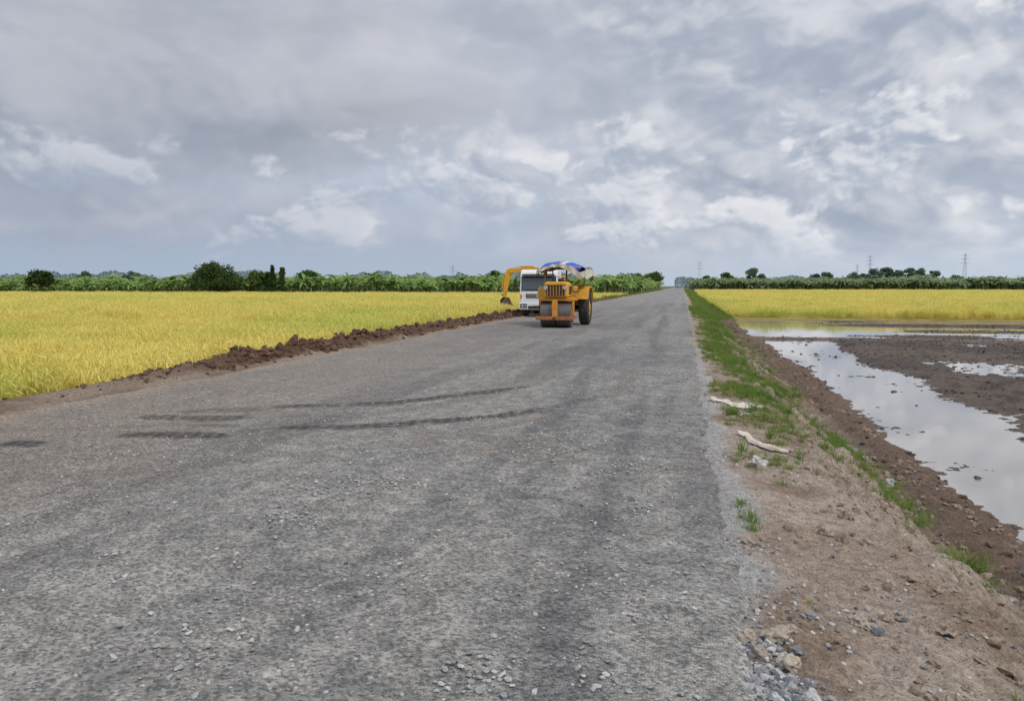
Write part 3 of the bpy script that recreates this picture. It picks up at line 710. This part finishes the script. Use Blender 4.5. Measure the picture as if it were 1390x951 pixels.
# ---------------------------------------------------------------- TRUCK
def build_truck(loc):
    e = empty('dump_truck', loc)
    prof = [(0.0, .62), (-.02, 1.42), (.20, 2.45), (.34, 2.66), (.6, 2.76), (1.62, 2.76), (1.70, 2.6), (1.70, .95), (1.55, .62)]
    prism('cab', prof, -1.1, 1.1, M_white, e, .06)
    def fp(z): return -.02+(z-1.42)*.22/1.03
    def panel(name, x0, x1, z0, z1, off, mat, th=.02):
        prism(name, [(fp(z0)-off, z0), (fp(z1)-off, z1), (fp(z1)-off+th, z1), (fp(z0)-off+th, z0)], x0, x1, mat, e, .006)
    panel('windscreen_seal', -1.0, 1.0, 1.50, 2.34, .012, M_black, th=.03)
    panel('windscreen', -.95, .95, 1.55, 2.29, .022, M_glass, th=.02)
    panel('wiper_1', -.75, -.05, 1.58, 1.605, .045, M_black); panel('wiper_2', .1, .8, 1.58, 1.605, .045, M_black)
    prism('sun_visor', [(.06, 2.40), (-.06, 2.34), (-.075, 2.36), (.12, 2.50), (.20, 2.47)], -.95, .95, M_black, e, .008)
    box('grille', -.70, .70, -.045, .02, 1.10, 1.34, M_black, e, .015)
    for i in range(3): box('grille_slat', -.66, .66, -.062, -.047, 1.13+.07*i, 1.15+.07*i, M_chrome, e, .004)
    box('badge', -.09, .09, -.078, -.064, 1.16, 1.28, M_chrome, e, .01)
    box('front_panel', -1.02, 1.02, -.03, .05, .86, 1.06, M_white, e, .02)
    box('bumper', -1.12, 1.12, -.14, .25, .42, .84, M_white, e, .05)
    box('bumper_intake', -.55, .55, -.155, -.14, .47, .64, M_black, e, .008)
    box('number_plate', -.2, .2, -.165, -.157, .66, .78, M_white, e, .004)
    for s in (-1, 1):
        box('headlight_housing', s*.82-.2, s*.82+.2, -.157, -.14, .52, .76, M_black, e, .008)
        cyl('headlight', (s*.88, -.175, .64), (s*.88, -.158, .64), .085, M_chrome, e)
        cyl('headlight_inner', (s*.70, -.172, .64), (s*.70, -.158, .64), .06, M_chrome, e)
        box('turn_signal', s*1.0-.06, s*1.0+.06, -.05, -.02, 1.1, 1.3, M_orlamp, e, .01)
        box('side_window', s*1.105-.008, s*1.105+.008, .42, 1.12, 1.5, 2.25, M_glass, e, .02)
        box('door_handle', s*1.115-.02, s*1.115+.02, .95, 1.15, 1.3, 1.34, M_black, e, .008)
        cyl('mirror_arm', (s*1.08, .1, 2.35), (s*1.32, -.12, 2.3), .018, M_black, e, 8)
        cyl('mirror_arm_low', (s*1.1, .05, 1.6), (s*1.32, -.12, 1.65), .018, M_black, e, 8)
        cyl('mirror_bar', (s*1.32, -.12, 1.6), (s*1.32, -.12, 2.32), .018, M_black, e, 8)
        box('mirror', s*1.33-.1, s*1.33+.1, -.16, -.08, 1.78, 2.22, M_black, e, .03)
        prism('wheel_arch', [(.6, .55), (.72, .9), (1.0, 1.06), (1.3, 1.06), (1.55, .9), (1.62, .55), (1.68, .55), (1.62, .95), (1.33, 1.12), (.97, 1.12), (.66, .95), (.54, .55)], s*1.06, s*1.16, M_black, e, .005)
        wheel('front_wheel', s*.95, 1.13, .48, .48, .28, e)
        wheel('rear_wheel', s*.78, 4.7, .48, .48, .25, e); wheel('rear_wheel', s*1.06, 4.7, .48, .48, .25, e)
        box('chassis_rail', s*.42-.05, s*.42+.05, 1.0, 6.2, .62, .82, M_black, e, .01)
        cyl('roof_marker', (s*.75, .62, 2.75), (s*.75, .62, 2.81), .04, M_orlamp, e)
        for i in range(6): box('bed_rib', s*1.17-.035, s*1.17+.035, 2.1+.75*i, 2.2+.75*i, 1.0, 1.95, M_bed, e, .01)
        box('bed_side', s*1.11-.03, s*1.11+.03, 2.0, 6.2, .98, 2.0, M_bed, e, .01)
        box('step', s*1.0-.12, s*1.0+.12, .3, .58, .40, .46, M_black, e, .01)
        box('mudflap', s*.92-.22, s*.92+.22, 5.3, 5.33, .3, .95, M_black, e, .005)
    box('bed_floor', -1.08, 1.08, 2.0, 6.2, .9, .98, M_bed, e, .01); box('bed_front', -1.08, 1.08, 1.94, 2.0, .98, 2.25, M_bed, e, .01)
    box('tailgate', -1.08, 1.08, 6.2, 6.26, .98, 1.95, M_bed, e, .01)
    cyl('axle_front', (-.95, 1.13, .48), (.95, 1.13, .48), .07, M_black, e); cyl('axle_rear', (-1, 4.7, .48), (1, 4.7, .48), .09, M_black, e)
    cyl('fuel_tank', (-.85, 2.5, .62), (-.85, 3.5, .62), .26, M_chrome, e, 24, .02)
    return e
build_truck((-8.26, 42.3, 0.0))

# ---------------------------------------------------------------- ROAD ROLLER
def build_roller(loc):
    e = empty('road_roller', loc)
    for s in (-1, 1):
        cyl('front_drum', (s*.02, .6, .56), (s*.66, .6, .56), .56, M_steel, e, 56, .02)
        cyl('drum_rim', (s*.66, .6, .56), (s*.672, .6, .56), .42, M_rust, e, 40)
        prism('drum_fork', [(.45, .5), (.35, 1.0), (.3, 1.28), (.95, 1.28), (.85, 1.0), (.75, .5)], s*.70-.03, s*.70+.03, M_orange, e, .015)
        box('frame_side', s*.74-.035, s*.74+.035, -.12, 1.3, .36, .48, M_rust, e, .012)
        wheel('rear_wheel', s*.92, 3.05, .80, .80, .46, e, M_yellow, M_tyre)
        prism('rear_fender', [(2.1, 1.2), (2.25, 1.55), (2.6, 1.72), (3.4, 1.72), (3.8, 1.5), (3.95, 1.15), (4.0, 1.15), (3.86, 1.56), (3.43, 1.78), (2.57, 1.78), (2.2, 1.6), (2.04, 1.2)], s*.92-.26, s*.92+.26, M_yellow, e, .01)
        box('chassis_side', s*.42-.06, s*.42+.06, 1.25, 4.2, .75, 1.15, M_yellow, e, .02)
        for y in (1.85, 3.95): cyl('canopy_post', (s*.72, y, 1.25), (s*.80, y, 2.62), .028, M_orange, e, 10)
        cyl('headlamp', (s*.42, .0, 1.72), (s*.42, .1, 1.72), .085, M_chrome, e, 20, .01)
        cyl('canopy_rail', (s*.82, 1.5, 2.62), (s*.82, 4.15, 2.62), .025, M_orange, e, 8)
        box('tool_box', s*.62-.14, s*.62+.14, 1.25, 1.85, 1.15, 1.5, M_orange, e, .02)
        box('hood_louvre', s*.502-.006, s*.502+.006, .7, 1.5, 1.42, 1.78, M_black, e, .01)
    cyl('drum_axle', (-.74, .6, .56), (.74, .6, .56), .09, M_rust, e)
    box('scraper_bar', -.80, .80, -.18, -.06, .34, .50, M_rust, e, .02)
    box('scraper_blade', -.66, .66, -.06, .02, .40, .43, M_steel, e, .005)
    box('fork_top', -.76, .76, .25, 1.0, 1.14, 1.30, M_orange, e, .03)
    cyl('king_pin', (0, .6, 1.2), (0, .6, 1.44), .16, M_black, e)
    box('front_post', -.12, .12, -.10, .02, .5, 1.2, M_orange, e, .02)
    box('tow_hook', -.05, .05, -.26, -.18, .38, .46, M_black, e, .015)
    prism('hood', [(-.5, 1.32), (-.5, 1.86), (-.4, 1.98), (.4, 1.98), (.5, 1.86), (.5, 1.32)], .12, 2.0, M_yellow, e, .04, 'y')
    box('radiator_grille', -.40, .40, .09, .13, 1.38, 1.84, M_black, e, .015)
    for i in range(6): box('grille_bar', -.36+.13*i, -.33+.13*i, .075, .09, 1.40, 1.82, M_orange, e, .004)
    box('radiator_frame', -.48, .48, .06, .12, 1.84, 1.93, M_yellow, e, .015)
    cyl('exhaust', (.28, 1.4, 1.95), (.28, 1.4, 2.5), .04, M_black, e, 14)
    cyl('air_filter', (-.25, 1.2, 1.95), (-.25, 1.2, 2.25), .10, M_black, e, 18, .02)
    box('platform', -.68, .68, 1.9, 4.2, 1.15, 1.25, M_yellow, e, .02)
    box('dashboard', -.42, .42, 2.0, 2.2, 1.25, 1.95, M_black, e, .03)
    cyl('steering_column', (0, 2.2, 1.75), (0, 2.5, 2.0), .03, M_black, e, 10)
    bm = bmesh.new()
    for i in range(28):
        a = 2*math.pi*i/28; a2 = 2*math.pi*(i+1)/28
        p = Vector((.22*math.cos(a), .22*math.sin(a), 0)); q = Vector((.22*math.cos(a2), .22*math.sin(a2), 0)); d = q-p
        bmesh.ops.create_cone(bm, cap_ends=True, segments=6, radius1=.017, radius2=.017, depth=d.length*1.1, matrix=Matrix.Translation((p+q)/2) @ d.to_track_quat('Z', 'Y').to_matrix().to_4x4())
    o = finish(bm, 'steering_wheel', M_black, e); o.location = (0, 2.5, 2.0); o.rotation_euler = (R(40), 0, 0)
    box('seat', -.26, .26, 2.9, 3.35, 1.45, 1.58, M_seat, e, .05); box('seat_back', -.26, .26, 3.35, 3.45, 1.58, 2.05, M_seat, e, .05)
    box('seat_base', -.18, .18, 2.95, 3.3, 1.25, 1.45, M_black, e, .02)
    box('rear_tank', -.6, .6, 3.75, 4.3, .9, 1.55, M_yellow, e, .05)
    cyl('rear_axle', (-.9, 3.05, .8), (.9, 3.05, .8), .1, M_black, e)
    for y in (1.5, 2.8, 4.15): cyl('canopy_cross', (-.82, y, 2.62), (.82, y, 2.62), .025, M_orange, e, 8)
    def tarp(name, x0, x1, y0, y1, nx, ny, zf, mat):
        xs = np.linspace(x0, x1, nx)[:, None]+np.zeros((1, ny)); ys = np.linspace(y0, y1, ny)[None, :]+np.zeros((nx, 1))
        xs, ys, zs = zf(xs, ys)
        o = mesh_np(name, np.stack([xs, ys, zs], -1).reshape(-1, 3), grid_faces(nx, ny), mat, True); o.parent = e; return o
    def top(x, y):
        n = fbm(x, y, 3.2, 4, 101); d = ss(.55, 1.15, np.abs(x+.1)); dy = ss(1.9, 1.3, y)
        z = 2.74+.18*np.exp(-((x+.15)/.55)**2)+.20*(n-.5)-.20*d-.14*dy
        return x+.05*(fbm(x, y, 5, 2, 103)-.5), y, z
    m, nt, b = new_mat('striped_tarp')
    oc = nd(nt, 'ShaderNodeTexCoord').outputs['Object']; sp = nd(nt, 'ShaderNodeSeparateXYZ'); nt.links.new(oc, sp.inputs[0])
    w = mth(nt, 'SINE', mth(nt, 'MULTIPLY', mth(nt, 'ADD', sp.outputs[0], mth(nt, 'MULTIPLY', noise(nt, oc, 2.5, 3), .45)), 5.5))
    c = mix(nt, mapr(nt, w, .70, .85), (.02, .10, .50, 1), (.6, .62, .62, 1)); nt.links.new(c, b.inputs['Base Color']); b.inputs['Roughness'].default_value = .5
    tarp('tarp_top', -1.05, 1.1, 1.3, 4.35, 60, 70, top, m)
    def skirt(x, y):
        dr = (y)*(.08+.24*fbm(x, x*0, 1.8, 3, 107)+.14*ss(.3, .9, x))
        _, _, z0 = top(x, x*0+1.3)
        return x, 1.3-.03-.05*np.sin(x*14)*y, z0-dr+.02
    tarp('tarp_front_edge', -1.07, 1.12, 0, 1, 60, 8, skirt, M_cream)
    def side(sg, xx, dep):
        def f(x, y):
            _, _, z0 = top(x*0+xx, y)
            return xx+sg*(.02+.06*np.sin(y*9)*x+.06*x), y, z0-x*(dep+.25*(fbm(y, y*0, 1.6, 3, 109)-.3))+.02
        return f
    tarp('tarp_side', 0, 1, 1.3, 4.35, 8, 70, side(1, 1.1, .28), M_cream)
    tarp('tarp_side_dark', 0, 1, 1.4, 4.3, 8, 60, side(-1, -1.05, .2), M_grey)
    def und(x, y):
        return x, y, 2.58+.05*(fbm(x, y, 4, 3, 111)-.5)-.08*ss(.6, 1., np.abs(x))
    tarp('canopy_lining', -1.0, 1.05, 1.36, 4.3, 30, 40, und, M_grey)
    def roll(x, y):
        r = .13+.05*(fbm(y, x*2, 2.5, 3, 113)-.5); return .98+r*np.cos(x), y, 2.48+r*np.sin(x)*1.15+.05*np.sin(y*2.1)
    tarp('rolled_sheet', 0, 6.2832, 1.5, 4.2, 18, 50, roll, M_grey)
    return e
build_roller((-5.37, 31.3, 0.0))

# ---------------------------------------------------------------- EXCAVATOR
def build_excavator(loc, rz):
    e = empty('excavator', loc, rz)
    for s in (-1, 1):
        tp = []
        for i in range(24):
            a = math.pi*2*i/24; cx = 1.1 if math.cos(a) > 0 else -1.1
            tp.append((cx+.36*math.cos(a), .38+.36*math.sin(a)))
        prism('track', tp, s*.85-.2, s*.85+.2, M_tyre, e, .01, 'y')
        for i in range(4): cyl('track_roller', (-.9+.6*i, s*.85-.22, .3), (-.9+.6*i, s*.85+.22, .3), .13, M_black, e, 16)
        cyl('sprocket', (1.1, s*.85-.23, .38), (1.1, s*.85+.23, .38), .22, M_yellow, e, 20)
        for i in range(16): box('grouser', -1.2+.16*i-.02, -1.2+.16*i+.02, s*.85-.2, s*.85+.2, .73, .77, M_black, e, .004)
    box('track_frame', -.9, .9, -.7, .7, .35, .6, M_yellow, e, .03); cyl('slew_ring', (0, 0, .6), (0, 0, .78), .45, M_black, e)
    box('deck', -1.3, 1.0, -.95, .95, .78, .98, M_yellow, e, .04)
    prism('engine_cover', [(-1.35, .98), (-1.45, 1.3), (-1.35, 1.75), (-.3, 1.8), (-.3, .98)], -.92, .92, M_yellow, e, .06, 'y')
    prism('cab', [(-.28, .98), (-.28, 2.5), (.55, 2.52), (.85, 2.0), (.95, .98)], .05, .93, M_yellow, e, .05, 'y')
    prism('cab_side_window', [(-.15, 1.5), (-.15, 2.38), (.5, 2.4), (.76, 1.95), (.8, 1.5)], .925, .94, M_glass, e, .01, 'y')
    prism('cab_window', [(-.15, 1.5), (-.15, 2.38), (.5, 2.4), (.76, 1.95), (.8, 1.5)], .035, .052, M_glass, e, .01, 'y')
    def arm(name, pts, w, th, mat=M_yellow):
        up = []; lo = []
        for i, (x, z) in enumerate(pts):
            a = pts[max(i-1, 0)]; c = pts[min(i+1, len(pts)-1)]
            d = Vector((c[0]-a[0], c[1]-a[1])).normalized(); n = Vector((-d.y, d.x))*th[i]/2
            up.append((x+n.x, z+n.y)); lo.append((x-n.x, z-n.y))
        prism(name, up+lo[::-1], -w/2-.15, w/2-.15, mat, e, .02, 'y')
    arm('boom', [(.85, 1.15), (1.1, 1.95), (1.45, 2.66), (1.95, 2.97), (3.1, 2.96), (4.05, 2.86)], .24, [.22, .32, .38, .36, .34, .28])
    arm('stick', [(3.75, 3.06), (4.05, 2.88), (4.22, 2.2), (4.33, 1.55), (4.38, .98)], .2, [.18, .42, .40, .32, .2])
    def seg(name, a, b_, r, mat): cyl(name, (a[0], -.15, a[1]), (b_[0], -.15, b_[1]), r, mat, e, 14)
    seg('boom_cylinder', (1.1, 1.0), (1.75, 1.75), .07, M_yellow); seg('boom_cylinder_rod', (1.75, 1.75), (2.2, 2.7), .04, M_chrome)
    seg('stick_cylinder', (2.2, 3.2), (3.2, 3.2), .06, M_yellow); seg('stick_cylinder_rod', (3.2, 3.2), (3.78, 3.1), .035, M_chrome)
    seg('bucket_cylinder', (4.44, 2.5), (4.58, 1.7), .055, M_yellow); seg('bucket_cylinder_rod', (4.58, 1.7), (4.62, 1.2), .03, M_chrome)
    seg('bucket_link', (4.62, 1.2), (4.35, .92), .04, M_black)
    bp = [(4.42, 1.0), (4.62, .75), (4.60, .40), (4.38, .08), (3.95, -.10), (3.45, -.02), (3.42, .02), (3.95, .0), (4.28, .18), (4.48, .45), (4.48, .72), (4.2, .95)]
    prism('bucket_shell', bp, -.62, .32, M_bucket, e, .01, 'y')
    for s in (-.62, .28):
        prism('bucket_side', [(4.4, .98), (4.6, .75), (4.58, .42), (4.36, .1), (3.95, -.06), (3.5, .02), (3.95, .5), (4.15, .95)], s, s+.04, M_bucket, e, .006, 'y')
    for i in range(5): box('tooth', 3.28, 3.5, -.6+.2*i, -.54+.2*i, -.02, .03, M_bucket, e, .008)
    return e
build_excavator((-8.35, 52.4, 0.0), math.pi)

# ================= SKY DOME
def S(c):
    c = np.asarray(c, float)/255.; return np.where(c <= .04045, c/12.92, ((c+.055)/1.055)**2.4)
def worley(x, y, s, seed):
    x = x*s+seed*7.7; y = y*s+seed*3.3
    xi = np.floor(x).astype(int); yi = np.floor(y).astype(int); m = np.full(x.shape, 9.)
    for dx in (-1, 0, 1):
        for dy in (-1, 0, 1):
            cx = xi+dx; cy = yi+dy
            px = cx+_T[cx & 255, cy & 255]; py = cy+_T[(cy+37) & 255, (cx+91) & 255]
            m = np.minimum(m, (px-x)**2+(py-y)**2)
    return np.clip(1-m, 0, 1)
az = axis([(-180, -62, 2.), (-62, 36, .09), (36, 180.1, 2.)]); el = axis([(-1., 0, .5), (0, 30, .09), (30, 42.1, 1.)])
AZ, EL = np.meshgrid(az, el, indexing='ij')
E = np.maximum(EL, 0)
px_, py_ = AZ*.85, E*1.35
wx_ = px_+2.8*(fbm(px_, py_, .14, 3, 1)-.5)+.8*(fbm(px_, py_, .6, 4, 2)-.5)
wy_ = py_+2.8*(fbm(px_, py_, .14, 3, 3)-.5)+.8*(fbm(px_, py_, .6, 4, 4)-.5)
right = ss(-45, 18, AZ); upm = ss(1, 19, E)
one = AZ*0+1; base = np.zeros(AZ.shape+(3,))
lo = lerp3(lerp3(base, S((160, 174, 195)), one), S((178, 191, 209)), right)
hi = lerp3(lerp3(base, S((182, 184, 193)), one), S((200, 202, 211)), right)
base = lo*(1-upm[..., None])+hi*upm[..., None]
st = fbm(wx_*.05, wy_*.16, 1., 6, 5)
base *= (1+.95*(st-.5)*ss(2, 9, E))[..., None]
def blob(a, e, ra, re): return np.exp(-((AZ-a)/ra)**2-((E-e)/re)**2)
base *= (1-.20*blob(-38, 13.5, 13, 3.0)-.12*blob(-30, 9, 12, 2.5)+.14*blob(-22, 21, 26, 4)-.12*blob(2, 5.2, 9, 1.6)-.08*blob(-20, 14, 8, 3))[..., None]
bias_big = (.13*blob(14, 9, 16, 9)+.10*blob(-2, 14, 12, 8)+.04*blob(5, 4, 12, 3)-.10*blob(-34, 9.0, 10, 2.5)-.16*blob(-34, 1.5, 20, 2.0)-.12*blob(-10, 2.5, 6, 2.2)+.08*blob(-42, 10, 12, 3)-.09*blob(-22, 11, 5, 3)+.05*blob(-20, 19, 30, 4))
def density(x, y, f, seed, det=1.):
    big = fbm(x, y, .11*f, 6, seed)
    w1 = worley(x, y, .20*f, seed+1); w2 = worley(x, y, .46*f, seed+2); w3 = worley(x, y, 1.05*f, seed+3); w4 = worley(x, y, 2.3*f, seed+4)
    return 1.1*big+.10*w1+.10*w2+.055*w3*det+.022*w4*det+.08*det*(fbm(x, y, .8*f, 4, seed+5)-.5)
def cloud(C, f, seed, bias, thr, soft, dark, light, op, sc, gain=1.):
    d0 = density(wx_, wy_, f, seed)+bias
    d1 = density(wx_+.5*sc, wy_+1.0*sc, f, seed)+bias
    d2 = density(wx_+1.4*sc, wy_+3.4*sc, f, seed)+bias
    lit = ss(0.0, 1.0, .42+1.6*gain*(d0-d1)+2.2*gain*(d0-d2))
    depth = ss(thr, thr+.35, d0)
    a = ss(thr, thr+soft, d0)*op
    lit = np.clip(lit*(1-.35*depth), 0, 1)
    dk = np.array(dark[0])*(1-right[..., None])+np.array(dark[1])*right[..., None]
    lt = np.array(light[0])*(1-right[..., None])+np.array(light[1])*right[..., None]
    col = dk*(1-lit[..., None])+lt*lit[..., None]
    return C*(1-a[..., None])+col*a[..., None]
hzf = ss(-.2, 3.5, E)
C = base.copy()
C = cloud(C, .5, 20, bias_big+.05*upm, .60, .36, (S((152, 160, 176)), S((160, 169, 186))), (S((200, 202, 211)), S((224, 226, 232))), .85*hzf, 1.0, .9)
bm_ = bias_big+.16*blob(-15.4, 11.3, 2.4, 3.6)+.14*blob(-15.0, 6.8, 3.5, 1.8)+.10*blob(-27, 14, 5, 3)+.08*blob(-12, 9, 6, 3)
C = cloud(C, .8, 40, bm_, .74, .20, (S((155, 165, 184)), S((158, 169, 187))), (S((208, 210, 218)), S((242, 241, 243))), .8*hzf, .9, .95)
bl = -.12+.22*blob(-34, 4.3, 5.5, 1.3)+.20*blob(-42, 6.0, 4.5, 1.7)+.20*blob(-24.6, 6.0, 5.5, 2.0)+.24*blob(-15, 5.8, 3.4, 2.2)+.22*blob(-3.7, 6.0, 2.2, 2.4)+.18*blob(-.5, 8.4, 3.5, 2.)+.20*blob(15, 7, 6, 2)+.22*blob(21, 14.5, 5, 4)+.10*blob(10, 11, 7, 3)-.35*ss(11, 16, E)*(1-blob(21, 14.5, 6, 5))
C = cloud(C, 1.6, 60, bl, .70, .17, (S((164, 175, 193)), S((168, 179, 196))), (S((212, 215, 222)), S((252, 250, 250))), .75*ss(.5, 3.5, E), .5)
hzc = lerp3(lerp3(np.zeros(AZ.shape+(3,)), S((168, 182, 201)), one), S((194, 204, 218)), right)
hzc *= (1-.12*blob(-10, 1.5, 10, 3))[..., None]
hm = (1-ss(0, 5.0, E))*.75
C = C*(1-hm[..., None])+hzc*hm[..., None]
C = C*(1-ss(30, 42, E))[..., None]+np.array((.62, .63, .68))*ss(30, 42, E)[..., None]
C = np.clip(C*1.03, 0, 1)
RD = 4800.
V = np.stack([np.sin(np.radians(AZ))*np.cos(np.radians(EL)), np.cos(np.radians(AZ))*np.cos(np.radians(EL)), np.sin(np.radians(EL))], -1)*RD
V[..., 2] += 1.8
m = bpy.data.materials.new('cloudy_sky'); m.use_nodes = True; nt = m.node_tree; nt.nodes.clear()
at_ = nd(nt, 'ShaderNodeAttribute', attribute_name='sky'); em = nd(nt, 'ShaderNodeEmission'); o_ = nd(nt, 'ShaderNodeOutputMaterial')
nt.links.new(at_.outputs['Color'], em.inputs[0]); nt.links.new(em.outputs[0], o_.inputs[0]); m.cycles.emission_sampling = 'NONE'
dome = mesh_np('sky', V.reshape(-1, 3), grid_faces(len(az), len(el)), m, False)
setcol(dome, 'sky', C)
# WORLD
w = bpy.data.worlds.new('World'); scene.world = w; w.use_nodes = True
nt = w.node_tree; nt.nodes.clear()
out = nd(nt, 'ShaderNodeOutputWorld')
sky = nd(nt, 'ShaderNodeTexSky', sky_type='NISHITA'); sky.sun_disc = False
SUN_EL, SUN_AZ = 52, 125
sky.sun_elevation = R(SUN_EL); sky.sun_rotation = R(SUN_AZ); sky.dust_density = 2.
bg1 = nd(nt, 'ShaderNodeBackground'); nt.links.new(sky.outputs[0], bg1.inputs[0]); bg1.inputs[1].default_value = .08
vb = nd(nt, 'ShaderNodeBackground'); vb.inputs[0].default_value = (.8, .81, .85, 1); vb.inputs[1].default_value = .8
ad = nd(nt, 'ShaderNodeAddShader'); nt.links.new(bg1.outputs[0], ad.inputs[0]); nt.links.new(vb.outputs[0], ad.inputs[1]); nt.links.new(ad.outputs[0], out.inputs[0])

sl = bpy.data.lights.new('sun', 'SUN'); sl.energy = 1.5; sl.angle = R(10); sl.color = (1, .96, .9)
so = link(bpy.data.objects.new('sun', sl))
a, e_ = R(SUN_AZ), R(SUN_EL)
sd = Vector((math.sin(a)*math.cos(e_), math.cos(a)*math.cos(e_), math.sin(e_)))
so.rotation_euler = sd.to_track_quat('Z', 'Y').to_euler(); so.location = (0, 0, 20)

cam = bpy.data.cameras.new('camera'); cam.lens = 25.9; cam.sensor_width = 36; cam.clip_end = 9000; cam.clip_start = .05
co = link(bpy.data.objects.new('camera', cam)); co.location = (0, 0, 1.8); co.rotation_euler = (R(85), 0, R(13.06))
scene.camera = co
scene.view_settings.view_transform = 'Standard'; scene.view_settings.look = 'None'; scene.view_settings.exposure = 0
print('done', len(g.data.vertices), len(ro.data.vertices), nr)
